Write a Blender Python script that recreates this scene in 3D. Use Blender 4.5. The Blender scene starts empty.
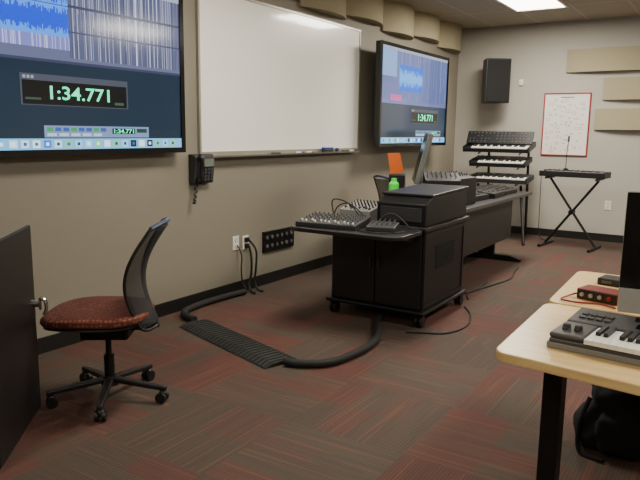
import bpy, bmesh, math, random
import numpy as np
from mathutils import Vector, Matrix, Euler
random.seed(7)
SC=bpy.context.scene
COL=SC.collection
# ---------------------------------------------------------------- materials
def lin(c):
    r=[]
    for v in c[:3]:
        v/=255.0
        r.append(v/12.92 if v<=.04045 else ((v+.055)/1.055)**2.4)
    return (r[0],r[1],r[2],1)
MATS={}
def mat(name,col,rough=.5,metal=0,noise=.06,nscale=60,bump=0,emit=None,es=0,alpha=1,coat=0):
    if name in MATS: return MATS[name]
    m=bpy.data.materials.new(name);m.use_nodes=True
    N=m.node_tree.nodes;L=m.node_tree.links;b=N['Principled BSDF']
    b.inputs['Roughness'].default_value=rough;b.inputs['Metallic'].default_value=metal
    b.inputs['Coat Weight'].default_value=coat;b.inputs['Coat Roughness'].default_value=.08
    tc=N.new('ShaderNodeTexCoord');n=N.new('ShaderNodeTexNoise');n.inputs['Scale'].default_value=nscale
    n.inputs['Detail'].default_value=3
    L.new(tc.outputs['Object'],n.inputs['Vector'])
    mx=N.new('ShaderNodeMix');mx.data_type='RGBA'
    c=lin(col);k=noise
    mx.inputs['A'].default_value=(c[0]*(1-k),c[1]*(1-k),c[2]*(1-k),1)
    mx.inputs['B'].default_value=(min(1,c[0]*(1+k)),min(1,c[1]*(1+k)),min(1,c[2]*(1+k)),1)
    L.new(n.outputs['Fac'],mx.inputs['Factor']);L.new(mx.outputs['Result'],b.inputs['Base Color'])
    if bump:
        bp=N.new('ShaderNodeBump');bp.inputs['Strength'].default_value=bump;bp.inputs['Distance'].default_value=.002
        L.new(n.outputs['Fac'],bp.inputs['Height']);L.new(bp.outputs['Normal'],b.inputs['Normal'])
    if emit:
        b.inputs['Emission Color'].default_value=lin(emit);b.inputs['Emission Strength'].default_value=es
    if alpha<1: b.inputs['Alpha'].default_value=alpha
    MATS[name]=m;return m
class NT:
    def __init__(s,m): s.N=m.node_tree.nodes;s.L=m.node_tree.links
    def put(s,inp,v):
        if isinstance(v,(int,float)): inp.default_value=v
        elif isinstance(v,tuple): inp.default_value=v
        else: s.L.new(v,inp)
    def m(s,op,a,b=0,c=0):
        n=s.N.new('ShaderNodeMath');n.operation=op
        for i,v in enumerate((a,b,c)): s.put(n.inputs[i],v)
        return n.outputs[0]
    def comb(s,x,y,z=0):
        n=s.N.new('ShaderNodeCombineXYZ')
        for i,v in enumerate((x,y,z)): s.put(n.inputs[i],v)
        return n.outputs[0]
    def mix(s,f,a,b):
        n=s.N.new('ShaderNodeMix');n.data_type='RGBA';s.put(n.inputs['Factor'],f);s.put(n.inputs['A'],a);s.put(n.inputs['B'],b)
        return n.outputs['Result']
    def noise(s,vec,sc=1,det=2):
        n=s.N.new('ShaderNodeTexNoise');s.put(n.inputs['Vector'],vec);n.inputs['Scale'].default_value=sc;n.inputs['Detail'].default_value=det
        return n.outputs['Fac']
    def smooth(s,v,a,b):
        n=s.N.new('ShaderNodeMapRange');n.interpolation_type='SMOOTHSTEP';s.put(n.inputs['Value'],v)
        n.inputs['From Min'].default_value=a;n.inputs['From Max'].default_value=b;return n.outputs['Result']
def carpet():
    m=bpy.data.materials.new('carpet_tiles');m.use_nodes=True;t=NT(m);b=t.N['Principled BSDF'];b.inputs['Roughness'].default_value=.85
    b.inputs['Specular IOR Level'].default_value=.4
    tc=t.N.new('ShaderNodeTexCoord');sp=t.N.new('ShaderNodeSeparateXYZ');t.L.new(tc.outputs['Object'],sp.inputs[0])
    x,y=sp.outputs[0],sp.outputs[1]
    cx=t.m('FLOOR',t.m('DIVIDE',x,.61));cy=t.m('FLOOR',t.m('DIVIDE',y,.61))
    def wn(ax,ay,cxx=None,cyy=None):
        n=t.N.new('ShaderNodeTexWhiteNoise');n.noise_dimensions='2D';t.L.new(t.comb(t.m('ADD',cxx or cx,ax),t.m('ADD',cyy or cy,ay)),n.inputs['Vector']);return n.outputs['Value']
    r=wn(0,0);r3=wn(11.2,71.9)
    par=t.m('FLOORED_MODULO',t.m('ADD',cx,cy),2)
    s=t.m('ADD',t.m('MULTIPLY',x,par),t.m('MULTIPLY',y,t.m('SUBTRACT',1,par)))
    l=t.m('ADD',t.m('MULTIPLY',y,par),t.m('MULTIPLY',x,t.m('SUBTRACT',1,par)))
    off=t.m('MULTIPLY',r,37)
    bs=t.m('FLOOR',t.m('DIVIDE',s,.61/4));bl=t.m('FLOOR',t.m('DIVIDE',l,.61/2))
    blk=wn(3.3,7.7,t.m('ADD',bs,t.m('MULTIPLY',par,97)),bl)
    mid=t.noise(t.comb(t.m('MULTIPLY',s,44),t.m('MULTIPLY',l,2.4),off),1,0)
    ribs=t.m('MULTIPLY',t.m('ADD',t.m('SINE',t.m('MULTIPLY',s,2*math.pi/.01525)),1),.5)
    line=t.noise(t.comb(t.m('MULTIPLY',s,60),t.m('MULTIPLY',l,1.3),t.m('ADD',off,9)),1,0)
    fuzz=t.noise(t.comb(x,y,0),240,2)
    f=t.smooth(t.m('ADD',t.m('MULTIPLY',blk,.55),t.m('MULTIPLY',r3,.45)),.34,.76)
    c=t.mix(f,lin((84,74,62)),lin((103,62,52)))
    c=t.mix(t.m('MULTIPLY',t.smooth(r,.2,.9),.30),c,lin((72,55,49)))
    c=t.mix(t.m('MULTIPLY',t.smooth(mid,.46,.62),.30),c,lin((72,55,49)))
    c=t.mix(t.m('MULTIPLY',ribs,.38),c,lin((44,33,30)))
    c=t.mix(t.m('MULTIPLY',t.smooth(line,.66,.71),.34),c,lin((124,80,58)))
    c=t.mix(t.m('MULTIPLY',t.smooth(fuzz,.35,.7),.28),c,lin((40,31,29)))
    t.L.new(c,b.inputs['Base Color'])
    bp=t.N.new('ShaderNodeBump');bp.inputs['Strength'].default_value=.5;bp.inputs['Distance'].default_value=.004
    t.L.new(fuzz,bp.inputs['Height']);t.L.new(bp.outputs['Normal'],b.inputs['Normal'])
    return m
def ceilmat():
    m=bpy.data.materials.new('ceiling_tiles');m.use_nodes=True;t=NT(m);b=t.N['Principled BSDF'];b.inputs['Roughness'].default_value=.9
    tc=t.N.new('ShaderNodeTexCoord');sp=t.N.new('ShaderNodeSeparateXYZ');t.L.new(tc.outputs['Object'],sp.inputs[0])
    fx=t.m('FRACT',t.m('DIVIDE',t.m('ADD',sp.outputs[0],.10),.61));fy=t.m('FRACT',t.m('DIVIDE',t.m('ADD',sp.outputs[1],.4),1.22))
    g=t.m('MAXIMUM',t.m('LESS_THAN',fx,.04),t.m('LESS_THAN',fy,.02))
    n=t.noise(tc.outputs['Object'],90,3)
    c=t.mix(t.smooth(n,.4,.7),lin((176,168,150)),lin((160,152,134)))
    c=t.mix(g,c,lin((190,182,166)));t.L.new(c,b.inputs['Base Color']);return m
def fabric():
    m=bpy.data.materials.new('seat_fabric');m.use_nodes=True;t=NT(m);b=t.N['Principled BSDF'];b.inputs['Roughness'].default_value=.95
    tc=t.N.new('ShaderNodeTexCoord')
    v=t.N.new('ShaderNodeTexVoronoi');v.inputs['Scale'].default_value=48;v.inputs['Randomness'].default_value=.3;t.L.new(tc.outputs['Object'],v.inputs['Vector'])
    c=t.mix(t.smooth(v.outputs['Distance'],.2,.5),lin((146,86,62)),lin((92,44,32)))
    n=t.noise(tc.outputs['Object'],300,2);c=t.mix(t.m('MULTIPLY',n,.35),c,lin((58,30,24)))
    t.L.new(c,b.inputs['Base Color']);return m
def woodmat(name,a,bcol):
    m=bpy.data.materials.new(name);m.use_nodes=True;t=NT(m);b=t.N['Principled BSDF'];b.inputs['Roughness'].default_value=.32
    tc=t.N.new('ShaderNodeTexCoord');mp=t.N.new('ShaderNodeMapping');mp.inputs['Scale'].default_value=(2,24,24);t.L.new(tc.outputs['Object'],mp.inputs[0])
    n=t.noise(mp.outputs[0],1.5,4);t.L.new(t.mix(t.smooth(n,.3,.7),lin(a),lin(bcol)),b.inputs['Base Color']);return m
def attrmat(name,es=1.0):
    m=bpy.data.materials.new(name);m.use_nodes=True;t=NT(m);b=t.N['Principled BSDF']
    b.inputs['Base Color'].default_value=(.01,.01,.012,1);b.inputs['Roughness'].default_value=.12
    a=t.N.new('ShaderNodeAttribute');a.attribute_name='Col';t.L.new(a.outputs['Color'],b.inputs['Emission Color']);b.inputs['Emission Strength'].default_value=es
    return m
def printmat(name):
    m=bpy.data.materials.new(name);m.use_nodes=True;t=NT(m);b=t.N['Principled BSDF'];b.inputs['Roughness'].default_value=.6
    a=t.N.new('ShaderNodeAttribute');a.attribute_name='Col';t.L.new(a.outputs['Color'],b.inputs['Base Color']);return m
BLK=mat('black_plastic',(20,20,21),.45)
BLKM=mat('black_metal',(17,17,19),.42,.2)
BLKL=mat('black_laminate',(26,24,24),.42,0,.1,30)
DGR=mat('dark_grey_plastic',(44,44,46),.5)
MGR=mat('mid_grey_plastic',(88,88,86),.5)
SIL=mat('brushed_silver',(178,178,176),.3,.8)
CHR=mat('chrome',(210,208,205),.15,1)
WHT=mat('white_plastic',(222,220,212),.4)
KEYW=mat('white_keys',(232,230,222),.3)
KEYD=mat('dim_white_keys',(130,128,122),.35)
RUB=mat('rubber',(24,25,24),.75,0,.12,40,.3)
BEI=mat('acoustic_fabric',(158,149,122),.9,0,.08,120,.3)
RED=mat('red_paint',(150,26,28),.4)
ORG=mat('orange_card',(236,110,30),.7)
GRN=mat('green_plastic_glow',(70,225,70),.35,emit=(40,200,60),es=.15)  # faint green glow added to the bottle plastic, which is no lamp
BLU=mat('blue_plastic',(50,70,190),.4)
WBS=mat('whiteboard_surface',(255,253,246),.3,0,.01,8,coat=.7)
# ---------------------------------------------------------------- mesh builder
class MB:
    def __init__(s): s.b=bmesh.new();s.cols=[]
    def xf(s,vs,M):
        if M is not None: bmesh.ops.transform(s.b,matrix=M,verts=vs)
    def box(s,a,c,M=None):
        (x0,y0,z0),(x1,y1,z1)=a,c
        r=bmesh.ops.create_cube(s.b,size=1);vs=r['verts']
        for v in vs:
            v.co=Vector(((x0+x1)/2+v.co.x*(x1-x0),(y0+y1)/2+v.co.y*(y1-y0),(z0+z1)/2+v.co.z*(z1-z0)))
        s.xf(vs,M);return s
    def cyl(s,p0,p1,r,r2=None,seg=16,M=None):
        p0=Vector(p0);p1=Vector(p1);d=p1-p0
        q=d.to_track_quat('Z','Y').to_matrix().to_4x4()
        o=bmesh.ops.create_cone(s.b,cap_ends=True,segments=seg,radius1=r,radius2=r if r2 is None else r2,depth=d.length,matrix=Matrix.Translation((p0+p1)/2)@q)
        s.xf(o['verts'],M);return s
    def sph(s,c,r,sc=(1,1,1),M=None,u=20,v=12):
        o=bmesh.ops.create_uvsphere(s.b,u_segments=u,v_segments=v,radius=r,matrix=Matrix.Translation(c)@Matrix.Diagonal((*sc,1)))
        s.xf(o['verts'],M);return s
    def prism(s,poly,vec,M=None):
        vec=Vector(vec);a=[s.b.verts.new(p) for p in poly];c=[s.b.verts.new(Vector(p)+vec) for p in poly];n=len(a)
        s.b.faces.new(a);s.b.faces.new(c[::-1])
        for i in range(n): s.b.faces.new((a[i],c[i],c[(i+1)%n],a[(i+1)%n]))
        s.xf(a+c,M);return s
    def grid(s,P,closed_u=False):
        V=[[s.b.verts.new(p) for p in row] for row in P]
        for i in range(len(V)-1):
            n=len(V[i])
            for j in range(n if closed_u else n-1):
                s.b.faces.new((V[i][j],V[i][(j+1)%n],V[i+1][(j+1)%n],V[i+1][j]))
        return V
    def tube(s,pts,r,seg=8,closed=False,res=6,smooth=True,rfun=None):
        P=[Vector(p) for p in pts];Q=[]
        n=len(P)
        if smooth and n>2:
            for i in range(n if closed else n-1):
                if closed: a,b,c,d=P[i-1],P[i],P[(i+1)%n],P[(i+2)%n]
                else: a,b,c,d=P[max(0,i-1)],P[i],P[i+1],P[min(n-1,i+2)]
                for k in range(res):
                    t=k/res;Q.append(.5*((2*b)+(c-a)*t+(2*a-5*b+4*c-d)*t*t+(3*b-a-3*c+d)*t**3))
            if not closed: Q.append(P[-1])
        else: Q=P
        m=len(Q);T=[]
        for i in range(m):
            if closed: t=Q[(i+1)%m]-Q[i-1]
            else: t=Q[min(m-1,i+1)]-Q[max(0,i-1)]
            T.append(t.normalized())
        u=T[0].orthogonal().normalized();rows=[]
        for i in range(m):
            u=(u-T[i]*u.dot(T[i])).normalized();w=T[i].cross(u)
            rr=r if rfun is None else rfun(i/(m-1))
            rows.append([Q[i]+(u*math.cos(2*math.pi*k/seg)+w*math.sin(2*math.pi*k/seg))*rr for k in range(seg)])
        if closed: rows.append(rows[0])
        V=s.grid(rows,True)
        if not closed:
            s.b.faces.new(V[0][::-1]);s.b.faces.new(V[-1])
        return s
    def rect(s,pts,col):
        f=s.b.faces.new([s.b.verts.new(p) for p in pts]);s.cols.append((f,col));return s
    def obj(s,name,m,parent=None,bevel=0,smooth=False,label=None,mod=None,seg=2,loc=None,cat=None):
        if s.cols:
            lay=s.b.loops.layers.float_color.new('Col')
            for f,c in s.cols:
                for l in f.loops: l[lay]=c
        else:
            bmesh.ops.recalc_face_normals(s.b,faces=s.b.faces)
        me=bpy.data.meshes.new(name);s.b.to_mesh(me);s.b.free();me.materials.append(m)
        o=bpy.data.objects.new(name,me);COL.objects.link(o)
        if parent: o.parent=parent
        if loc: o.location=loc
        if smooth:
            for p in me.polygons: p.use_smooth=True
            me.update()
            try: me.set_sharp_from_angle(angle=math.radians(40))
            except Exception: pass
        if bevel:
            b=o.modifiers.new('bevel','BEVEL');b.width=bevel;b.segments=seg;b.limit_method='ANGLE';b.angle_limit=math.radians(35)
        if label: o['label']=label
        if cat: o['category']=cat
        return o
def thing(name,label,cat,loc=(0,0,0),rz=0,group=None):
    e=bpy.data.objects.new(name,None);COL.objects.link(e);e.empty_display_size=.1
    e.location=loc;e.rotation_euler=(0,0,math.radians(rz));e['label']=label;e['category']=cat
    if group: e['group']=group
    return e
def rep(name,proto_mb,m,parent,mats_,smooth=False,bevel=0):
    """one mesh, many child objects placed by local matrices"""
    me=None
    for M in mats_:
        if me is None:
            o=proto_mb.obj(name,m,parent,0,smooth);me=o.data
        else:
            o=bpy.data.objects.new(name,me);COL.objects.link(o);o.parent=parent
        o.matrix_local=M
def text(s,size,M,name,m,parent,extr=.0005,width=None,bold=.012):
    cu=bpy.data.curves.new('t','FONT');cu.body=s;cu.size=size;cu.align_x='CENTER';cu.align_y='CENTER';cu.extrude=extr;cu.offset=size*bold
    o=bpy.data.objects.new('t',cu);COL.objects.link(o);bpy.context.view_layer.update()
    dg=bpy.context.evaluated_depsgraph_get();me=bpy.data.meshes.new_from_object(o.evaluated_get(dg))
    bpy.data.objects.remove(o)
    if width:
        xs=[v.co.x for v in me.vertices];k=width/(max(xs)-min(xs));
        for v in me.vertices: v.co.x*=k
    me.transform(M);me.materials.clear();me.materials.append(m)
    r=bpy.data.objects.new(name,me);COL.objects.link(r);r.parent=parent;return r
FX=Matrix(((0,0,1,0),(1,0,0,0),(0,1,0,0),(0,0,0,1)))   # text facing +x
def structure(o,k='structure'): o['kind']=k;return o
T4=Matrix.Translation
# ---------------------------------------------------------------- room
W,D0,D,H=6.6,-3.2,9.243,2.86
structure(MB().box((-.12,D0-.12,-.1),(W+.12,D+.12,0)).obj('floor',carpet()))
structure(MB().box((-.12,D0-.12,H),(W+.12,D+.12,H+.1)).obj('ceiling',ceilmat()))
LW=mat('painted_wall_taupe',(136,130,116),.6,0,.025,25,.1)
BW=mat('painted_wall_light',(172,168,158),.75,0,.025,25,.1)
structure(MB().box((-.12,D0-.12,0),(0,D,H)).obj('wall_left',LW))
structure(MB().box((-.12,D,0),(W+.12,D+.12,H)).obj('wall_back',BW))
structure(MB().box((W,D0-.12,0),(W+.12,D,H)).obj('wall_right',BW))
structure(MB().box((0,D0-.12,0),(W,D0,H)).obj('wall_rear',LW))
VB=mat('black_vinyl',(22,21,20),.5)
structure(MB().box((0,D0,0),(.012,D,.10)).obj('baseboard_left',VB))
structure(MB().box((.012,D-.012,0),(W,D,.10)).obj('baseboard_back',VB))
# ---------------------------------------------------------------- televisions
TXG=mat('timer_green',(40,200,150),.4,emit=(40,230,170),es=1.8)
SCR=attrmat('screen_image',1.7)
def screen(tv,w,h,x,far):
    b=MB()
    def R(s0,t0,s1,t1,c,l=1):
        xx=x+l*.0006;y0,y1=-w/2+s0*w,-w/2+s1*w;z0,z1=t0*h,t1*h
        b.rect([(xx,y0,z0),(xx,y1,z0),(xx,y1,z1),(xx,y0,z1)],lin(c))
    y=lambda s:-w/2+s*w
    rn=random.Random(3)
    R(0,0,1,1,(20,38,52),0)
    if not far:
        R(0,.12,1,.49,(18,36,52));R(0,.485,1,1,(86,92,120))
        R(.50,.52,1,1,(74,80,108),2)
        for i in range(120):
            s=.505+rn.random()*.49;t=.52 if rn.random()<.7 else .6+.2*rn.random()
            R(s,t,s+.0016,1,rn.choice([(160,166,192),(120,124,156),(50,56,86),(190,194,216)]),3)
        R(.5,.80,1,.815,(50,56,82),4);R(.5,.66,1,.67,(54,60,88),4)
        R(0,.63,.50,.96,(70,140,240),2);R(0,.80,.5,.805,(40,60,150),4)
        for ch in (.72,.88):
            for i in range(150):
                s=i/150*.5;a=.075*(.45+.55*rn.random())
                R(s,ch-a,s+.0030,ch+a,(6,50,205),3)
        R(0,.96,1,1,(150,156,172),5);R(0,.56,.5,.63,(110,114,180),2)
        for i in range(60):
            s=rn.random()*.5;R(s,.56,s+.002,.63,(180,184,220),3)
        R(0,.485,1,.50,(50,54,80),5)
        wx0,wx1,wz0,wz1=.315,.735,.245,.415
        tx0,tx1,tz0,tz1=.39,.83,.068,.135;ts,tw=.712,.09
    else:
        R(0,.12,1,.42,(24,46,68));R(0,.42,1,.97,(96,108,156))
        R(0,.70,.20,.97,(124,160,208),2);R(.70,.42,1,.97,(86,98,146),2)  # pale top-left block: screen tint with a reflection painted into the colour
        for i in range(70):
            s=.2+rn.random()*.78;R(s,.46+.3*rn.random(),s+.002,.97,rn.choice([(150,160,200),(80,90,136),(120,130,176)]),3)
        R(.24,.56,.58,.84,(30,96,220),4)
        for i in range(80):
            s=.24+i/80*.34;a=.10*(.3+.7*rn.random());R(s,.70-a,s+.003,.70+a,(110,190,250),5)
        R(.12,.455,.27,.515,(206,96,160),5)
        for i in range(8): R(.125+i*.018,.46,.129+i*.018,.51,(150,60,120),6)
        R(0,.97,1,1,(150,156,172),5)
        wx0,wx1,wz0,wz1=.42,.86,.22,.38
        tx0,tx1,tz0,tz1=.50,.92,.075,.14;ts,tw=.80,.09
    R(wx0,wz0,wx1,wz1,(62,68,80),6);R(wx0+.006,wz0+.005,wx1-.006,wz1-.035,(2,4,5),7)
    for i in range(3): R(wx0+.01+i*.014,wz1-.026,wx0+.019+i*.014,wz1-.010,(140,146,150),7)
    R(wx0+.015,wz0+.03,wx0+.07,wz0+.042,(50,70,60),8);R(wx1-.06,wz0+.02,wx1-.02,wz0+.036,(50,80,60),8)
    R(tx0,tz0,tx1,tz1,(110,130,164),6)
    for i in range(8): R(tx0+.01+i*.03,tz0+.035,tx0+.033+i*.03,tz1-.010,(50,80,150) if i%3 else (50,140,84),7)
    for i in range(5): R(tx0+.01+i*.045,tz0+.008,tx0+.045+i*.045,tz0+.024,(180,190,200),7)
    R(ts-.052,tz0+.022,ts+.052,tz1-.012,(2,5,4),7);R(ts+.06,tz0+.03,tx1-.01,tz1-.012,(30,60,50),7)
    R(0,0,1,.062,(110,178,220),7)
    for i in range(24):
        c=rn.choice([(200,226,244),(228,238,244),(40,110,220),(150,205,235),(28,34,44),(226,232,238),(90,190,240),(120,200,150)])
        s0=.03+i*.0395;R(s0,.010,s0+.027,.052,c,8);R(s0+.008,.022,s0+.019,.040,rn.choice([(60,90,140),(240,244,248),(40,60,90)]),9)
    b.obj('screen',SCR,tv,label='lit screen showing an audio editor')
    wc=(wx0+wx1)/2
    text('1:34.771',.105*h,T4((x+.006,y(wc+.01),((wz0+wz1)/2-.016)*h))@FX,'timer_text',TXG,tv,width=.235*w)
    text('1:34.771',.036*h,T4((x+.006,y(ts),(tz0+tz1)/2*h+.004))@FX,'transport_timer_text',TXG,tv,width=tw*w)
BEZ=mat('glossy_black',(10,10,12),.18)
def tv(loc,label,gap,far):
    w,h=1.84,1.045
    T=thing('television',label,'television',loc,0,'wall televisions')
    MB().box((gap,-w/2-.035,-.035),(gap+.06,w/2+.035,h+.035)).obj('housing',BLK,T,.006)
    f=MB();x0,x1=gap+.055,gap+.072;e=.037
    f.box((x0,-w/2-e,-e),(x1,w/2+e,.0));f.box((x0,-w/2-e,h),(x1,w/2+e,h+e))
    f.box((x0,-w/2-e,0),(x1,-w/2,h));f.box((x0,w/2,0),(x1,w/2+e,h));f.obj('bezel',BEZ,T)
    screen(T,w,h,gap+.0605,far)
    MB().box((0,-.3,.3),(gap,.3,.7)).box((0,-.4,.35),(gap*.6,.4,.4)).box((0,-.4,.6),(gap*.6,.4,.65)).obj('wall_mount',BLKM,T)
tv((0,2.60,1.262),'large black flat television showing a green timer, beside the whiteboard',.035,False)
tv((0,7.31,1.27),'black flat television on a wall mount near the synthesizers',.18,True)
# ---------------------------------------------------------------- whiteboard
T=thing('whiteboard','wide white dry-erase board with aluminium frame and tray','whiteboard',(0,5.05,1.22))
w,h=2.47,1.22
MB().box((0,-w/2,0),(.018,w/2,h)).obj('board',WBS,T)
ALU=mat('aluminium',(176,172,160),.35,.6)
f=MB();t=.02
f.box((0,-w/2-t,-t),(.026,w/2+t,0)).box((0,-w/2-t,h),(.026,w/2+t,h+t)).box((0,-w/2-t,0),(.026,-w/2,h)).box((0,w/2,0),(.026,w/2+t,h)).obj('frame',ALU,T)
MB().prism([(.0,-w/2+.06,-.045),(.085,-w/2+.06,-.045),(.09,-w/2+.06,-.03),(.082,-w/2+.06,-.036),(.026,-w/2+.06,-.036),(.026,-w/2+.06,-.02),(0,-w/2+.06,-.02)],(0,w-.12,0)).obj('marker_tray',ALU,T)
tz=1.22-.036
T=thing('whiteboard_eraser','dark felt eraser with a blue back on the marker tray','eraser',(.054,5.62,tz+.001))
MB().box((-.02,-.08,0),(.02,.08,.035)).obj('felt_pad',DGR,T,.005);MB().box((-.021,-.082,.035),(.021,.082,.05)).obj('back_plate',BLU,T,.004)
MB().sph((.055,5.80,tz+.022),.021,(.9,1.5,1)).obj('cleaning_cloth',mat('cloth_purple',(60,52,110),.9),None,smooth=True,label='crumpled purple cloth on the marker tray',cat='cloth')
for i,(y,c,nm) in enumerate([(5.12,(30,40,120),'blue'),(5.30,(140,30,30),'red'),(5.98,(30,30,30),'black'),(6.12,(30,90,50),'green'),(4.75,(30,30,30),'black')]):
    mk=thing('whiteboard_marker','%s dry-erase marker lying on the marker tray'%nm,'marker',(.052,y,tz+.009),0,'markers on the whiteboard tray')
    MB().cyl((0,-.06,0),(0,.03,0),.008,seg=12).obj('barrel',WHT if nm!='black' else DGR,mk,smooth=True)
    MB().cyl((0,.03,0),(0,.062,0),.009,seg=12).obj('cap',mat('marker_'+nm,c,.4),mk,smooth=True)
# ---------------------------------------------------------------- wall phone
T=thing('wall_phone','dark grey corded telephone mounted on the wall under the whiteboard','telephone',(0,3.80,.98))
MB().prism([(0,-.11,0),(.055,-.11,0),(.08,-.11,.2),(.05,-.11,.225),(0,-.11,.225)],(0,.22,0)).obj('base',DGR,T,.006)
h_=MB();h_.tube([(.075,-.075,.01),(.10,-.075,.03),(.105,-.075,.11),(.115,-.075,.19),(.09,-.075,.215)],.017,10);h_.sph((.085,-.075,.025),.03,(.8,.9,1)).sph((.1,-.075,.20),.03,(.8,.9,1)).obj('handset',BLK,T,smooth=True)
MB().box((.072,-.02,.13),(.0835,.09,.19)).obj('display',mat('lcd_grey',(110,118,110),.2),T)
rep('key',MB().box((0,-.013,-.008),(.014,.013,.008)),mat('phone_keys',(60,60,60),.5),T,[T4((.058+j*.003,.001+i*.036,.028+j*.026)) for i in range(3) for j in range(4)])
pts=[(.06+.012*math.cos(i*1.3),-.085-.03*math.sin(i/46*3.1)+.012*math.sin(i*1.3),.0-.15*math.sin(i/46*3.14)) for i in range(47)]
MB().tube(pts,.0035,6,res=2).obj('coiled_cord',BLK,T,smooth=True)
# ---------------------------------------------------------------- outlets and AV plate
IV=mat('ivory',(200,198,188),.4)
def outlet(loc,rz,label):
    T=thing('wall_outlet',label,'outlet',loc,rz,'wall outlets')
    MB().box((0,-.04,0),(.008,.04,.12)).obj('cover_plate',WHT,T,.003)
    for z in (.035,.085):
        MB().cyl((.006,0,z),(.012,0,z),.019,seg=16).box((.0115,-.008,z-.006),(.0126,-.005,z+.006)).box((.0115,.005,z-.006),(.0126,.008,z+.006)).obj('socket',IV,T)
    return T
outlet((0,4.24,.38),0,'white duplex outlet with black plugs above the baseboard')
outlet((2.16,D,.42),-90,'white duplex outlet low on the light back wall')
T=thing('wall_outlet','white outlet plate with a plugged cord beside the floor cable','outlet',(0,4.37,.37),0,'wall outlets')
MB().box((0,-.04,0),(.008,.04,.12)).obj('cover_plate',WHT,T,.003)
for z in (.085,.03): MB().box((.008,-.022,z-.02),(.035,.022,z+.02)).obj('plug',BLK,T,.005)
T=thing('connector_plate','black wall plate with two rows of audio jacks','wall plate',(0,4.85,.30))
MB().box((0,-.24,0),(.02,.24,.19)).obj('plate',BLKM,T,.004)
for r in range(2):
    for i in range(6):
        MB().cyl((.02,-.19+i*.076,.055+r*.08),(.027,-.19+i*.076,.055+r*.08),.017,seg=12).obj('jack',MGR if (i*3+r)%4 else SIL,T,smooth=True)
for k,pts,r in ((0,[(.045,4.37,.40),(.07,4.37,.30),(.06,4.38,.16),(.05,4.36,.06),(.09,4.34,.012),(.16,4.3,.010)],.010),
              (1,[(.045,4.37,.455),(.09,4.41,.36),(.08,4.42,.2),(.06,4.43,.08),(.10,4.42,.012),(.17,4.40,.010)],.009),
              (2,[(.013,4.25,.42),(.06,4.25,.34),(.055,4.25,.22),(.06,4.26,.1),(.09,4.27,.05)],.006)):
    MB().tube(pts,r,8).obj('power_cord',RUB,None,smooth=True,label='black power cord hanging from the wall outlet to the floor',cat='cable')['group']='power cords at the wall outlets'
b=MB();b.tube([(.10,4.24,.028),(.075,4.05,.028),(.07,3.75,.028),(.11,3.52,.028),(.20,3.42,.028),(.33,3.378,.028)],.026,12)
b.obj('cable_hose',RUB,None,smooth=True,label='black corrugated cable hose running along the baseboard',cat='cable hose')
b=MB();b.tube([(1.375,3.045,.028),(1.46,3.06,.028),(1.60,3.17,.028),(1.65,3.38,.028),(1.65,3.65,.028),(1.57,3.88,.028),(1.45,4.10,.028),(1.38,4.3,.028)],.024,12)
b.obj('cable_hose',RUB,None,smooth=True,label='black cable hose curving from the floor ramp to the cart',cat='cable hose')
T=thing('cable_ramp','black ribbed rubber cable cover lying flat on the carpet','cable ramp',(.85,3.205,0),-17.5)
MB().prism([(-.53,-.13,.002),(-.53,.13,.002),(-.53,.07,.026),(-.53,-.07,.026)],(1.06,0,0)).obj('cover',RUB,T,.004)
RIB=mat('rubber_ribs',(38,40,38),.6)
rep('rib',MB().box((0,-.065,.025),(.02,.065,.031)).prism([(0,-.125,.004),(0,-.066,.025),(0,-.066,.031),(0,-.122,.010)],(.02,0,0)).prism([(0,.125,.004),(0,.066,.025),(0,.066,.031),(0,.122,.010)],(.02,0,0)),RIB,T,[T4((-.51+i*.04,0,0)) for i in range(26)])
# ---------------------------------------------------------------- acoustic panels
def bowpanel(w,hh,bulge,loc,rz,label,group,n=16):
    P0=[(.03+bulge*(1-(i/n*2-1)**2),(i/n*2-1)*w/2,0) for i in range(n+1)]
    o=MB().prism([(0,-w/2,0)]+P0+[(0,w/2,0)],(0,0,hh)).obj('acoustic_panel',BEI,None,0,label=label,cat='acoustic panel')
    o.location=loc;o.rotation_euler=(0,0,math.radians(rz));o['group']=group
    return o
y=4.30
for i,w_ in enumerate([.86,.82,.82,.82,.80,.79]):
    z0=2.52 if i%2 else 2.565
    bowpanel(w_-.004,H-z0,.11,(0,y+w_/2,z0),0,'beige bowed acoustic panel at the top of the taupe wall','acoustic panels along the taupe wall')
    y+=w_
for (x0,x1,z0,z1,l) in [(1.51,2.75,2.20,2.49,'uppermost'),(1.99,3.2,1.84,2.12,'middle'),(1.91,3.1,1.46,1.73,'lowest')]:
    bowpanel(x1-x0,z1-z0,.07,((x0+x1)/2,D,z0),-90,'%s beige bowed acoustic panel on the light back wall'%l,'acoustic panels on the back wall')
# ---------------------------------------------------------------- wall speaker
T=thing('wall_speaker','black loudspeaker on a bracket high in the room corner','speaker',(.64,D-.32,1.80),-52)
MB().prism([(.17,-.17,0),(.17,.17,0),(-.12,.12,0),(-.15,.08,0),(-.15,-.08,0),(-.12,-.12,0)],(0,0,.58)).obj('cabinet',BLK,T,.008)
MB().box((.17,-.155,.015),(.182,.155,.565)).obj('grille',mat('speaker_grille',(12,12,14),.9,0,.3,250,.3),T,.005)
MB().cyl((-.14,0,.3),(-.24,-.02,.3),.02).box((-.26,-.06,.22),(-.24,.05,.38)).obj('bracket',BLKM,T)
MB().box((.90,D-.025,2.05),(.955,D,2.13)).obj('thermostat',WHT,None,.004,label='small white control box on the back wall beside the speaker',cat='thermostat')
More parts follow.
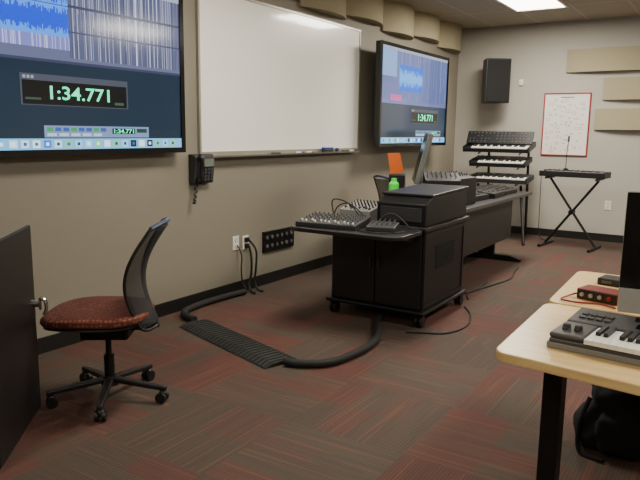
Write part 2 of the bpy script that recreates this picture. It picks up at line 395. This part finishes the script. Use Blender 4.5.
# ---------------------------------------------------------------- poster
T=thing('framed_chart','red-framed white chart of small printed diagrams on the back wall','framed poster',(1.55,D,1.11))
w,h=.60,.83
f=MB();t=.016
f.box((-w/2,-.022,0),(w/2,0,t)).box((-w/2,-.022,h-t),(w/2,0,h)).box((-w/2,-.022,t),(-w/2+t,0,h-t)).box((w/2-t,-.022,t),(w/2,0,h-t)).obj('frame',RED,T,.003)
b=MB();rn=random.Random(11)
def RP(x0,z0,x1,z1,c,l): 
    yy=-.010-l*.0006;b.rect([(x0,yy,z0),(x1,yy,z0),(x1,yy,z1),(x0,yy,z1)],lin(c))
RP(-w/2+t,t,w/2-t,h-t,(226,223,216),0);RP(-.08,h-.065,.09,h-.052,(120,90,90),1)
placed=[];tries=0
while len(placed)<62 and tries<3000:
    tries+=1
    s=rn.uniform(.022,.052);hh=rn.uniform(.016,.038);x=rn.uniform(-.265,.215);z=rn.uniform(.035,h-.12)
    if any(x<px_+ps+.010 and x+s>px_-.010 and z<pz_+ph_+.012 and z+hh>pz_-.012 for px_,pz_,ps,ph_ in placed): continue
    placed.append((x,z,s,hh));cc=rn.choice([(170,50,50),(110,100,105),(90,86,92),(180,80,74)]);m_=rn.random()
    if m_<.45:
        RP(x,z,x+s,z+.0035,cc,1);RP(x,z+hh,x+s,z+hh+.0035,cc,1);RP(x,z,x+.0035,z+hh,cc,1);RP(x+s-.0035,z,x+s,z+hh,cc,1)
    elif m_<.7:
        for j in range(2): RP(x+rn.random()*.01,z+j*.010,x+s*rn.uniform(.5,1),z+j*.010+.0035,cc,1)
    else:
        RP(x+s/2,z,x+s/2+.0035,z+hh,cc,1);RP(x,z+hh/2,x+s,z+hh/2+.0035,cc,1);RP(x+s-.01,z,x+s,z+.010,cc,1)
b.obj('chart_print',printmat('chart_ink'),T)
# ---------------------------------------------------------------- keyboards
def keybed(T,w,x0,d,z,M,n,km=KEYW):
    kw=w/n
    rep('white_key',MB().box((.0008,0,0),(kw-.0008,d,.012)),km,T,[M@T4((x0+i*kw,0,z)) for i in range(n)])
    rep('black_key',MB().box((-kw*.3,0,0),(kw*.3,d*.62,.012)),BLK,T,[M@T4((x0+(i+1)*kw,d*.38,z+.012)) for i in range(n-1) if i%7 in (0,1,3,4,5)])
def synth(T,w,tilt,pos,panel,n,bodym):
    M=T4(pos)@Matrix.Rotation(math.radians(tilt),4,'X')
    x0=-w/2
    MB().box((x0,-.01,0),(x0+w,.34,.05),M).box((x0,.15,.05),(x0+w,.34,.065),M).box((x0,-.01,.05),(x0+.02,.16,.075),M).box((x0+w-.02,-.01,.05),(x0+w,.16,.075),M).obj('body',bodym,T,.004)
    keybed(T,w-.14,x0+.11,.14,.05,M,n)
    rn=random.Random(int(w*100));L=[]
    if panel:
        P=M@T4((0,.15,.065))@Matrix.Rotation(math.radians(50),4,'X')
        MB().box((x0,0,0),(x0+w,.18,.03),P).obj('control_panel',bodym,T,.004)
        L=[P@T4((x0+.05+i*(w-.1)/15,.03+j*.04,.03)) for i in range(16) for j in range(4) if rn.random()<.8]
    else:
        L=[M@T4((x0+.06+i*(w-.12)/13,.19+j*.05,.065)) for i in range(14) for j in range(3) if rn.random()<.75]
    rep('knob',MB().cyl((0,0,0),(0,0,.012),.008,seg=8),MGR,T,L)
G='synthesizers on the tiered stand'
T=thing('synthesizer','black synthesizer with an upright knob panel on the highest tier','synthesizer',(.85,8.62,0),0,G)
synth(T,.88,14,(0,-.12,1.15),True,29,BLK)
T=thing('synthesizer','compact black synthesizer with white keys on the middle tier','synthesizer',(.90,8.60,0),0,G)
synth(T,.74,12,(0,-.16,.965),False,25,BLK)
T=thing('synthesizer','dark grey keyboard synthesizer on the lowest tier of the stand','synthesizer',(.93,8.58,0),0,G)
synth(T,.78,8,(0,-.20,.76),False,25,DGR)
T=thing('keyboard_stand','black steel tiered A-frame stand holding three synthesizers','keyboard stand',(.90,8.62,0),0)
b=MB()
for s in (-.27,.27):
    b.tube([(s,.40,0.02),(s,.30,1.24)],.018,8,smooth=False);b.tube([(s*1.75,-.42,.02),(s*1.05,-.02,.72)],.018,8,smooth=False)
b.tube([(-.27,.34,.6),(.27,.34,.6)],.014,8,smooth=False)
b.obj('frame',BLKM,T,smooth=True)
for (y0,z0,tl) in ((-.14,1.142,14),(-.18,.957,12),(-.22,.752,8)):
    for s in (-.27,.27):
        e=math.radians(tl);MB().tube([(s,y0,z0-.012),(s,.31,z0-.012+(.31-y0)*math.tan(e))],.011,6,smooth=False).obj('support_arm',BLKM,T,smooth=True)
T=thing('digital_keyboard','slim dark digital keyboard resting on a folding X stand','keyboard',(1.87,8.45,0),-6)
M=T4((0,-.13,.88))
MB().box((-.39,0,0),(.39,.27,.06),M).box((-.39,.14,.06),(.39,.27,.075),M).box((-.39,-.012,0),(.39,0,.068),M).obj('body',BLK,T,.006)
keybed(T,.66,-.31,.13,.058,M,29,KEYD)
rep('knob',MB().cyl((0,0,0),(0,0,.010),.009,seg=8),MGR,T,[M@T4((-.33+i*.058,.2,.075)) for i in range(12)])
T=thing('keyboard_stand','black folding X-shaped keyboard stand on the carpet','keyboard stand',(1.87,8.46,0),-6)
b=MB()
for yy,s in ((-.03,1),(.03,-1)):
    b.tube([(-.30*s,yy,.03),(.30*s,yy,.85)],.016,8,smooth=False)
b.cyl((0,-.05,.445),(0,.05,.445),.03)
b.obj('cross_bars',BLKM,T,smooth=True)
for s in (-.30,.30):
    MB().tube([(s,-.24,.02),(s,.24,.02)],.018,8,smooth=False).obj('foot_bar',BLKM,T,smooth=True)
    MB().tube([(s,-.15,.864),(s,.15,.864)],.015,8,smooth=False).obj('support_bar',BLKM,T,smooth=True)
T=thing('microphone','thin black gooseneck microphone rising from the digital keyboard','microphone',(1.74,8.55,.956))
MB().cyl((0,0,0),(0,0,.02),.03).tube([(0,0,.01),(0,0,.2),(.01,0,.36)],.005,6).obj('gooseneck',BLKM,T,smooth=True)
MB().cyl((.01,0,.35),(.014,-.01,.42),.011).obj('capsule',DGR,T,smooth=True)
MB().tube([(1.35,8.95,.9),(1.36,8.93,.5),(1.38,8.90,.1),(1.45,8.85,.008),(1.6,8.82,.008)],.005,6).obj('keyboard_cable',RUB,None,smooth=True,label='thin black cable hanging down beside the synthesizer stand',cat='cable')
# ---------------------------------------------------------------- office chair
FAB=fabric()
MESHM=mat('chair_mesh',(40,40,44),.7,0,.4,400,.3,alpha=.58)
TOPB=mat('chair_top_blue_reflection',(58,70,104),.35)  # blue reflection on the black top rail, painted as its base colour
def chair(loc,rz,label):
    T=thing('office_chair',label,'chair',loc,rz,'office chairs')
    b=MB();n=40;rows=[]
    def ring(k,z):
        r=[]
        for i in range(n):
            a=2*math.pi*i/n;c,s=math.cos(a),math.sin(a);e=.70
            x=.04+math.copysign(abs(c)**e,c)*.268*k;y=math.copysign(abs(s)**e,s)*.25*k
            zz=z-(.022*max(0,(x-.04)/.27)**3)
            r.append((x,y,zz))
        return r
    prof=[(.80,.438),(.97,.447),(1.0,.462),(.99,.476),(.93,.488),(.75,.494),(.4,.491),(.02,.488)]
    V=b.grid([ring(k,z) for k,z in prof],True);b.b.faces.new(V[-1]);b.b.faces.new(V[0][::-1])
    b.obj('seat',FAB,T,smooth=True,label='rust brown patterned fabric seat cushion')
    b=MB();V=b.grid([ring(k,z) for k,z in [(.50,.39),(.80,.415),(.95,.432),(.9,.445)]],True);b.b.faces.new(V[0][::-1]);b.b.faces.new(V[-1]);b.obj('seat_shell',BLK,T,smooth=True)
    def px(z):
        t=(z-.40)/.53;return -.262+.075*math.sin(max(0,t)*math.pi*1.1)-.04*max(0,t)**3+.0
    def wz(z):
        t=(z-.40)/.53;return .125+.07*math.sin(min(1,t*1.5+.1)*math.pi/2)-.055*max(0,(t-.55)/.45)**2
    zt=.915;zb=.415
    zs=[zb+i*(zt-zb)/14 for i in range(15)]
    b=MB();rows=[]
    for z in zs:
        w=wz(z);rows.append([(px(z)+.05*(abs(u)**2),u*w,z) for u in [i/6-1 for i in range(13)]])
    b.grid(rows);o=b.obj('backrest_mesh',MESHM,T,smooth=True);md=o.modifiers.new('s','SOLIDIFY');md.thickness=.0025
    L=[(px(z)+.05,-wz(z),z) for z in zs];Rr=[(px(z)+.05,wz(z),z) for z in zs]
    top=[(px(zt)+.05*u*u-.003,u*wz(zt)*.92,zt+.004+.022*(1-u*u)) for u in (-.8,-.4,0,.4,.8)];bot=[(px(zb)+.05*u*u,u*wz(zb),zb-.018) for u in (.7,0,-.7)]
    MB().tube([top[0]]+L[::-1]+bot[::-1]+Rr+[top[-1]],.008,8,res=2).obj('backrest_frame',BLK,T,smooth=True)
    MB().tube([L[-1]]+top+[Rr[-1]],.012,8,res=3).obj('backrest_top_rail',TOPB,T,smooth=True,label='upper edge of the backrest with a blue reflection painted on')
    MB().box((-.20,-.04,.378),(-.05,.04,.395)).tube([(-.15,0,.386),(-.21,0,.388),(-.262,0,.398)],.014,8).obj('spine',BLK,T,.004)
    MB().box((-.12,-.08,.335),(.12,.08,.392)).obj('tilt_mechanism',BLKM,T,.012)
    MB().tube([(.03,-.07,.36),(.03,-.17,.362),(.03,-.21,.36)],.005,6).obj('height_lever',BLK,T)
    MB().cyl((0,0,.10),(0,0,.24),.026).cyl((0,0,.24),(0,0,.345),.015).obj('gas_column',BLKM,T,smooth=True)
    MB().cyl((0,0,.075),(0,0,.125),.045,.035).obj('base_hub',BLK,T,smooth=True)
    for k in range(5):
        a=math.radians(-49-rz+72*k);R=Matrix.Rotation(a,4,'Z')
        b=MB();b.prism([(.02,-.022,.118),(.02,.022,.118),(.31,.014,.088),(.31,-.014,.088)],(0,0,-.026),R);b.obj('base_arm',BLK,T,.006)
        c=MB();c.cyl((.295,0,.045),(.295,0,.07),.009,seg=8,M=R)
        for s in (-1,1): c.cyl((.285,s*.008,.028),(.285,s*.026,.028),.028,seg=16,M=R)
        c.sph((.29,0,.045),.022,M=R)
        c.obj('caster',BLK,T,smooth=True)
    return T
chair((.90,2.145,0),215,'office chair with rust patterned seat and black mesh back')
chair((.56,6.32,0),65,'black mesh office chair tucked behind the studio desk')
# ---------------------------------------------------------------- equipment cabinet (near left)
T=thing('equipment_cabinet','low black laminate equipment cabinet with its door swung open','cabinet',(.55,.55,0),0)
MB().box((0,0,.04),(.57,.78,.93)).box((.03,.03,0),(.54,.75,.04)).obj('body',BLKL,T,.003)
ang=math.atan2(.756,-.674)
Md=T4((1.14-.55,1.37-.55,0))@Matrix.Rotation(ang,4,'Z')
d=MB().box((0,-.018,.02),(.635,0,.93)).obj('door',BLKL,T,.003);d.matrix_local=Md
hb=MB();hb.cyl((.595,0,.555),(.595,-.05,.555),.018).box((.585,-.048,.525),(.605,-.056,.585)).tube([(.595,-.055,.58),(.595,-.075,.565),(.595,-.078,.525),(.595,-.066,.50)],.009,8)
hb.obj('latch_handle',CHR,d,smooth=True,label='chrome lever latch')
# ---------------------------------------------------------------- media cart
T=thing('media_cart','black steel media cart with raised console and fold-out shelf','cart',(1.36,4.62,0))
MB().box((-.38,-.40,.12),(.38,.41,.70)).obj('body',BLKM,T,.006)
MB().box((-.41,-.44,.095),(.41,.44,.125)).obj('base_plate',BLKM,T,.012)
MB().box((-.41,-.44,.70),(.41,.44,.735)).obj('work_surface',BLKL,T,.01)
CX=.0
MB().prism([(CX,-.405,.736),(CX,.41,.736),(CX,.41,.955),(CX,-.30,.935),(CX,-.405,.89)],(.385-CX,0,0)).obj('console',BLKM,T,.006)
MB().box((CX+.03,-.409,.765),(.355,-.404,.865)).obj('console_front_panel',DGR,T,.002)
MB().prism([(CX-.01,-.31,.937),(CX-.01,.42,.957),(CX-.01,.42,.975),(CX-.01,-.31,.955)],(.405-CX,0,0)).obj('console_top',BLKL,T,.005)
for s in (-1,1):
    d=MB().box((.005 if s>0 else -.365,-.416,.135),(.365 if s>0 else -.005,-.40,.685)).obj('door',BLKL,T,.004)
    MB().box((s*.035-.008,-.43,.40),(s*.035+.008,-.416,.48)).obj('handle',DGR,d,.003)
rep('vent_slot',MB().box((0,-.18,0),(.006,.18,.008)),mat('vent_black',(5,5,5),.8),T,[T4((.381,0,.56-i*.02)) for i in range(9)])
MB().box((.38,-.37,.14),(.386,.37,.165)).box((.38,-.37,.66),(.386,.37,.685)).box((.38,-.39,.14),(.386,-.365,.685)).box((.38,.365,.14),(.386,.39,.685)).obj('side_panel_trim',BLK,T)
for sx in (-1,1):
    for sy in (-1,1):
        x,y=sx*.36,sy*.39;c=MB()
        c.cyl((x,y,.06),(x,y,.098),.012);c.prism([(x-.022,y-.02,.09),(x+.022,y-.02,.09),(x+.022,y+.03,.045),(x-.022,y+.03,.045)],(0,.012,0))
        for s in (-1,1): c.cyl((x+s*.006,y+.01,.042),(x+s*.026,y+.01,.042),.042)
        c.obj('caster',BLK,T,smooth=True)
def rr(x0,y0,x1,y1,r,n=5):
    o=[]
    for cx,cy,a0 in ((x1-r,y1-r,0),(x0+r,y1-r,90),(x0+r,y0+r,180),(x1-r,y0+r,270)):
        for i in range(n+1):
            a=math.radians(a0+90*i/n);o.append((cx+r*math.cos(a),cy+r*math.sin(a)))
    return o
sh=MB();sh.prism([(x,y,.70) for x,y in rr(-.46,-.92,.42,-.445,.12)],(0,0,.028));sh.obj('side_shelf',BLKL,T,.005)
for s in (-.3,.3): MB().prism([(s,-.415,.62),(s,-.80,.698),(s,-.415,.698)],(.02,0,0)).obj('shelf_bracket',BLKM,T)
# ---------------------------------------------------------------- gear builder
def gear(name,label,cat,loc,rz,w,d,h,slope,bodym,knm,rows,cols,group=None,faders=True,sz=.009,fm=None):
    T=thing(name,label,cat,loc,rz,group)
    MB().prism([(-w/2,-d/2,0),(-w/2,d/2,0),(-w/2,d/2,h+slope),(-w/2,-d/2,h)],(w,0,0)).obj('body',bodym,T,.004)
    an=math.atan2(slope,d);M=T4((0,-d/2,h))@Matrix.Rotation(an,4,'X')
    X=[-w/2+.03+i*(w-.06)/max(1,cols-1) for i in range(cols)]
    rep('knob',MB().cyl((0,0,0),(0,0,.018),sz,sz*.75,seg=10),knm,T,[M@T4((x,d*.42+j*(d*.5)/max(1,rows-1),0)) for x in X for j in range(rows)],smooth=True)
    if faders:
        rep('fader_slot',MB().box((-.0015,d*.05,0),(.0015,d*.33,.001)),mat('slot_black',(5,5,5),.8),T,[M@T4((x,0,0)) for x in X])
        rep('fader',MB().box((-.005,0,0),(.005,.016,.012)),fm or MGR,T,[M@T4((x,d*(.08+.2*random.random()),.0)) for x in X])
    return T
G='gear on the cart shelf'
gear('audio_mixer','dark audio mixer with rows of small grey knobs','mixer',(1.16,3.93,.729),6,.46,.28,.03,.035,DGR,MGR,4,12,G,sz=.006,fm=WHT)
gear('audio_mixer','small silver mixer with black knobs beside the larger one','mixer',(1.15,4.38,.736),-6,.28,.22,.07,.05,mat('mixer_silver',(140,140,136),.4,.3),BLK,4,8,G,sz=.006,fm=BLK)
gear('audio_controller','flat dark control box with grey buttons on the cart shelf','controller',(1.54,3.96,.729),14,.20,.17,.03,.02,DGR,MGR,3,5,G,faders=False,sz=.006)
for i,(pts,r) in enumerate([([(1.42,4.11,.735),(1.46,4.13,.80),(1.52,4.15,.82),(1.6,4.13,.79),(1.68,4.10,.735)],.006),
        ([(1.05,4.10,.735),(1.08,4.12,.84),(1.16,4.14,.87),(1.27,4.12,.82),(1.36,4.10,.735)],.005),
        ([(1.42,3.82,.735),(1.50,3.78,.735),(1.62,3.79,.735),(1.70,3.86,.735),(1.71,3.95,.735)],.005),
        ([(1.00,4.22,.742),(.985,4.20,.84),(1.02,4.17,.89),(1.12,4.165,.88),(1.20,4.18,.82),(1.24,4.20,.742)],.005)]):
    MB().tube(pts,r,6).obj('audio_cable',RUB,None,smooth=True,label='looped black audio cable tangled over the cart shelf',cat='cable')['group']='audio cables on the cart'
# ---------------------------------------------------------------- dark desk
T=thing('studio_desk','long black desk with dark modesty panel holding audio equipment','desk',(1.22,6.33,0))
MB().box((-.42,-1.15,.715),(.40,1.15,.75)).obj('desktop',BLKL,T,.006)
MB().box((.399,-1.15,.718),(.405,1.15,.747)).obj('edge_band',mat('grey_edge',(84,82,78),.5),T)
MB().box((.22,-1.05,.24),(.24,.98,.712)).obj('modesty_panel',mat('dark_grey_panel',(44,42,41),.5),T,.003)
for y in (-.95,.80):
    l=MB();l.box((-.06,y-.025,.05),(.12,y+.025,.712));l.prism([(-.34,y-.03,0),(.42,y-.03,0),(.42,y-.03,.03),(.30,y-.03,.06),(-.22,y-.03,.06),(-.34,y-.03,.03)],(0,.06,0))
    l.obj('leg',BLKM,T,.006)
G='gear on the studio desk'
gear('audio_controller','black controller with silver knobs on the studio desk','controller',(1.34,6.13,.751),86,.42,.3,.05,.03,BLK,SIL,3,9,G,sz=.006)
gear('audio_controller','dark grey drum controller with grey knobs on the studio desk','controller',(1.36,6.60,.751),92,.40,.34,.05,.04,BLK,MGR,4,8,G,sz=.006)
gear('audio_controller','small black mixing controller near the end of the desk','controller',(1.36,7.07,.751),90,.42,.3,.04,.03,BLK,MGR,3,8,G)
for y in (6.2,6.75):
    T=thing('turntable_controller','round silver-rimmed jog wheel unit on the studio desk','jog wheel',(1.02,y,.751),0,'jog wheel units')
    MB().box((-.13,-.16,0),(.13,.16,.05)).obj('body',BLK,T,.006);MB().cyl((0,0,.05),(0,0,.07),.11,seg=32).obj('platter',SIL,T,smooth=True)
gear('rack_unit','tall black rack module with small knobs on the studio desk','rack unit',(1.40,5.70,.751),84,.36,.22,.24,.04,BLK,DGR,3,8,G,faders=False,sz=.007)
gear('synthesizer_module','black sloped synthesizer module behind the cart console','synthesizer',(1.40,5.33,.751),30,.30,.2,.24,.06,BLK,MGR,3,7,G,faders=False,sz=.005)
# display edge-on
T=thing('computer_monitor','silver-backed computer display tilted back on the desk','monitor',(1.12,5.40,.751),0)
M=T4((0,0,.20))@Matrix.Rotation(math.radians(27),4,'Z')@Matrix.Rotation(math.radians(14),4,'Y')
MB().box((-.02,-.24,0),(.028,.24,.45),M).obj('housing',mat('light_aluminium',(124,126,124),.35,.5),T,.01)
MB().box((-.022,-.225,.02),(-.0195,.225,.43),M).obj('screen',BEZ,T)
MB().cyl((0,0,0),(0,0,.012),.11,seg=24).tube([(.06,0,.01),(.06,0,.2),(.05,0,.34)],.018,8).obj('stand',SIL,T,smooth=True)
T=thing('desktop_speaker','small black desktop speaker supporting an orange folder','speaker',(.895,5.50,.751),20)
MB().box((-.07,-.08,0),(.07,.08,.26)).obj('cabinet',BLK,T,.008);MB().cyl((0,-.08,.1),(0,-.086,.1),.05,seg=24).cyl((0,-.08,.2),(0,-.086,.2),.025,seg=20).obj('driver_cone',DGR,T,smooth=True)
M=T4((.895,5.50,1.0))@Matrix.Rotation(math.radians(28),4,'Z')@Matrix.Rotation(math.radians(-10),4,'Y')
b=MB();b.prism([(-.06,-.012,.02),(.065,-.012,.02),(.05,-.012,.20),(-.06,-.012,.215)],(0,.008,0),M);b.prism([(-.06,-.004,.02),(.065,-.004,.02),(.065,.03,.02),(-.06,.03,.02)],(0,0,.003),M);b.box((-.05,.0,.03),(.055,.006,.19),M)
b.obj('paper_folder',ORG,None,label='bright orange paper folder standing on the small speaker',cat='folder')
T=thing('drink_bottle','bright green plastic bottle standing behind the mixers','bottle',(1.19,4.83,.736))
MB().cyl((0,0,0),(0,0,.24),.038,.042,seg=20).cyl((0,0,.24),(0,0,.26),.042,.024,seg=20).obj('bottle_body',GRN,T,smooth=True);MB().cyl((0,0,.26),(0,0,.285),.022,seg=16).obj('cap',GRN,T,smooth=True)
for pts,l in [([(1.80,4.95,.008),(1.92,4.75,.008),(2.0,4.45,.008),(1.95,4.2,.008),(1.80,4.10,.008),(1.70,4.05,.008)],'thin black cord looping out from under the media cart'),
              ([(1.66,5.95,.008),(1.68,5.75,.008),(1.7,5.6,.008),(1.62,5.35,.008),(1.4,5.25,.008)],'thin black cord on the carpet under the studio desk'),
              ([(1.72,6.75,.008),(1.74,6.55,.008),(1.8,6.2,.008),(1.74,5.8,.008),(1.66,5.45,.008),(1.74,5.2,.008)],'long black cord trailing on the carpet beside the desk')]:
    MB().tube(pts,.006,6).obj('floor_cord',RUB,None,smooth=True,label=l,cat='cable')
# ---------------------------------------------------------------- wood tables
WOOD=woodmat('maple_laminate',(222,192,134),(210,178,118))
def roundpoly(P,r,n=5):
    o=[];m=len(P)
    for i in range(m):
        a,b,c=Vector(P[i-1]),Vector(P[i]),Vector(P[(i+1)%m]);u=(a-b).normalized();v=(c-b).normalized()
        for k in range(n+1):
            t=k/n;p=(b+u*r)*(1-t)**2+b*2*t*(1-t)+(b+v*r)*t*t;o.append((p.x,p.y))
    return o
def table(P,loc,label,legs):
    T=thing('work_table',label,'table',loc,0,'maple work tables')
    Q=roundpoly(P,.05)
    MB().prism([(x,y,.72) for x,y in Q],(0,0,.03)).obj('tabletop',WOOD,T,.004)
    for (x,y0,y1) in legs:
        ym=(y0+y1)/2
        MB().box((x-.03,ym-.045,.05),(x+.03,ym+.045,.72)).box((x-.025,y0,0.0),(x+.025,y1,.045)).box((x-.02,y0+.06,.69),(x+.02,y1-.06,.72)).obj('leg',BLKM,T,.006)
    MB().box((legs[0][0],-.02+legs[0][1]+.3,.62),(legs[1][0],.02+legs[0][1]+.3,.70)).obj('crossbeam',BLKM,T,.003)
table([(.0,.0),(1.45,-.19),(1.45,.62),(-.01,.68)],(2.985,1.86,0),'maple-topped work table holding a piano controller',[(.12,.02,.62),(1.3,-.08,.55)])
table([(.0,.0),(1.45,-.06),(1.45,.66),(-.02,.69)],(2.975,2.56,0),'maple-topped work table with rounded corner behind the first one',[(.62,.05,.62),(1.3,0,.6)])
T=thing('piano_controller','dark grey piano keyboard controller with large keys on the table','keyboard',(3.115,1.99,.751),-6)
CG=mat('controller_grey',(56,56,56),.4);LG=mat('light_grey_trim',(120,120,116),.35)
MB().box((0,0,0),(.76,.31,.032)).prism([(0,.15,.032),(0,.31,.032),(0,.31,.062),(0,.16,.050)],(.76,0,0)).box((0,0,.032),(.10,.16,.048)).obj('body',CG,T,.006)
MB().box((-.004,-.004,.0),(.764,.0,.018)).box((-.004,-.004,0),(0,.314,.018)).obj('edge_trim',LG,T,.002)
n=29;kw=.0222;X=[.105+i*kw for i in range(n)]
rep('white_key',MB().box((.0006,-.008,.033),(kw-.0006,.145,.047)),KEYW,T,[T4((x,0,0)) for x in X])
rep('black_key',MB().box((.0155,.055,.047),(.0288,.148,.059)),BLK,T,[T4((x,0,0)) for i,x in enumerate(X) if i%7 in (0,1,3,4,5)])
for i,x in enumerate((.03,.065)):
    MB().cyl((x-.008,.07,.046),(x+.008,.07,.046),.018,seg=20).obj('control_wheel',BLK,T,smooth=True)
sl=math.atan2(.012,.15);M=T4((0,.16,.050))@Matrix.Rotation(sl,4,'X')
rep('knob',MB().cyl((0,0,0),(0,0,.014),.008,.0065,seg=14),BLK,T,[M@T4((.19+i*.028,.10,0)) for i in range(8)],smooth=True)
rep('pad',MB().box((-.009,-.010,0),(.009,.010,.004)),DGR,T,[M@T4((.035+i*.026,.05+r*.036,0)) for r in range(2) for i in range(4)])
MB().box((.20,.03,0),(.40,.065,.003),M).obj('display',BEZ,T)
rep('fader',MB().box((-.006,0,0),(.006,.012,.012)),BLK,T,[M@T4((.442+i*.029,.05+.015*(i%4),0)) for i in range(10)])
# computer display
T=thing('desktop_computer','silver and black all-in-one computer standing on the maple table','computer',(3.515,2.42,.751),6)
MB().box((-.27,-.005,.04),(.27,.02,.455)).obj('housing',SIL,T,.008)
MB().box((-.268,-.012,.128),(.268,-.005,.453)).obj('screen',BEZ,T,.002)
MB().box((-.268,-.013,.042),(.268,-.005,.127)).obj('chin_panel',mat('satin_aluminium',(186,186,184),.4,.3),T,.002)
MB().box((-.10,-.08,0),(.10,.09,.008)).prism([(-.09,.021,.0),(-.09,.06,.0),(-.09,.035,.25),(-.09,.021,.25)],(.18,0,0)).obj('stand',SIL,T,.003)
T=thing('audio_interface','small dark red audio interface box with silver knobs','audio interface',(3.15,2.70,.751),-14)
MB().box((-.08,-.05,.0),(.08,.05,.042)).obj('body',mat('dark_red',(110,18,22),.4,.3),T,.004)
MB().box((-.077,-.0525,.005),(.077,-.050,.039)).obj('front_plate',BLK,T)
for x in (-.055,-.02,.015,.05): MB().cyl((x,-.0525,.022),(x,-.062,.022),.008,seg=14).obj('knob',SIL if x<.03 else RED,T,smooth=True)
T=thing('card_reader','flat black drive box lying behind the red interface','drive',(3.16,3.02,.751),-10)
MB().box((-.07,-.05,0),(.07,.05,.03)).obj('body',BLK,T,.005);MB().box((-.05,-.052,.01),(-.01,-.05,.02)).obj('port',MGR,T)
MB().tube([(3.055,2.70,.765),(3.03,2.67,.757),(3.02,2.60,.757),(3.08,2.58,.757),(3.16,2.60,.757),(3.22,2.57,.757)],.004,6).obj('usb_cable',mat('red_cable',(130,36,30),.5),None,smooth=True,label='thin red cable curling from the audio interface',cat='cable')
MB().tube([(3.24,3.00,.765),(3.28,2.95,.757),(3.30,2.85,.757),(3.26,2.74,.757)],.0035,6).obj('usb_cable',RUB,None,smooth=True,label='thin black cable joining the drive and interface',cat='cable')
# bag under table
T=thing('backpack','soft black fabric backpack slumped under the maple table','bag',(3.22,3.06,0),14)
BAGM=mat('black_nylon',(13,12,13),.95,0,.3,30,.6)
from mathutils import noise as mn
b=MB();b.sph((0,0,0),1,u=56,v=40);o=b.obj('bag_body',BAGM,T,smooth=True)
for v in o.data.vertices:
    p=v.co.copy();q=Vector([math.copysign(abs(k)**.6,k) for k in p]);q=Vector((q.x*.17,q.y*.12,q.z*.17+.17))
    q.x*=1.08-.9*max(0,q.z-.15);q.x+=.35*max(0,q.z-.14);q.y-=.3*max(0,q.z-.2)
    d=mn.noise(q*8)*.055+mn.noise(q*22)*.022+mn.noise(q*55)*.008;q+=p*d;q.z=max(.002,q.z);v.co=q
b=MB();b.sph((0,0,0),1,u=32,v=20);o=b.obj('pocket',BAGM,T,smooth=True)
for v in o.data.vertices:
    p=v.co.copy();q=Vector([math.copysign(abs(k)**.6,k) for k in p]);q=Vector((q.x*.12,q.y*.05-.12,q.z*.09+.11));q+=p*mn.noise(q*22)*.022;v.co=q
MB().tube([(.0,.0,.31),(.02,0,.37),(.08,0,.375),(.11,0,.31)],.009,8).tube([(-.14,-.06,.24),(-.18,-.10,.12),(-.17,-.14,.012),(-.08,-.19,.012)],.010,8).obj('strap',BAGM,T,smooth=True)
# ---------------------------------------------------------------- ceiling lights
PAN=mat('light_diffuser',(240,240,235),.5,emit=(255,246,228),es=12)
for i,(x,y,p) in enumerate([(1.42,7.55,98),(4.4,6.9,88),(1.6,3.6,50),(4.4,3.2,56),(1.6,-.6,26),(4.4,-.6,34)]):
    T=thing('ceiling_light','recessed rectangular fluorescent ceiling light with a bright diffuser','ceiling light',(x,y,H-.001),0,'ceiling lights')
    f=MB();f.box((-.305,-.61,-.02),(.305,-.58,0)).box((-.305,.58,-.02),(.305,.61,0)).box((-.305,-.58,-.02),(-.275,.58,0)).box((.275,-.58,-.02),(.305,.58,0)).obj('trim_frame',WHT,T)
    MB().box((-.275,-.58,-.012),(.275,.58,-.002)).obj('diffuser',PAN,T)
    L=bpy.data.lights.new('ceiling_lamp','AREA');L.shape='RECTANGLE';L.size=.55;L.size_y=1.16;L.energy=p;L.color=(1,.925,.80)
    o=bpy.data.objects.new('ceiling_lamp',L);COL.objects.link(o);o.location=(x,y,H-.03)
Wd=bpy.data.worlds.new('world');SC.world=Wd;Wd.use_nodes=True
Wd.node_tree.nodes['Background'].inputs[0].default_value=(.9,.85,.75,1);Wd.node_tree.nodes['Background'].inputs[1].default_value=.1
# ---------------------------------------------------------------- camera
pi_,ro,ya=.1651,.0136,.566
F=Vector((-math.sin(ya)*math.cos(pi_),math.cos(ya)*math.cos(pi_),-math.sin(pi_)))
R=Vector((math.cos(ya),math.sin(ya),0));U=R.cross(F)
R2_=math.cos(ro)*R+math.sin(ro)*U;U2=-math.sin(ro)*R+math.cos(ro)*U
cam=bpy.data.cameras.new('camera');co=bpy.data.objects.new('camera',cam);COL.objects.link(co)
cam.sensor_width=36;cam.lens=651.7/640*36;cam.clip_start=.05
Mx=Matrix.Identity(4)
for i in range(3): Mx[i][0]=R2_[i];Mx[i][1]=U2[i];Mx[i][2]=-F[i]
Mx.translation=Vector((3.549,0,1.39));co.matrix_world=Mx
SC.camera=co
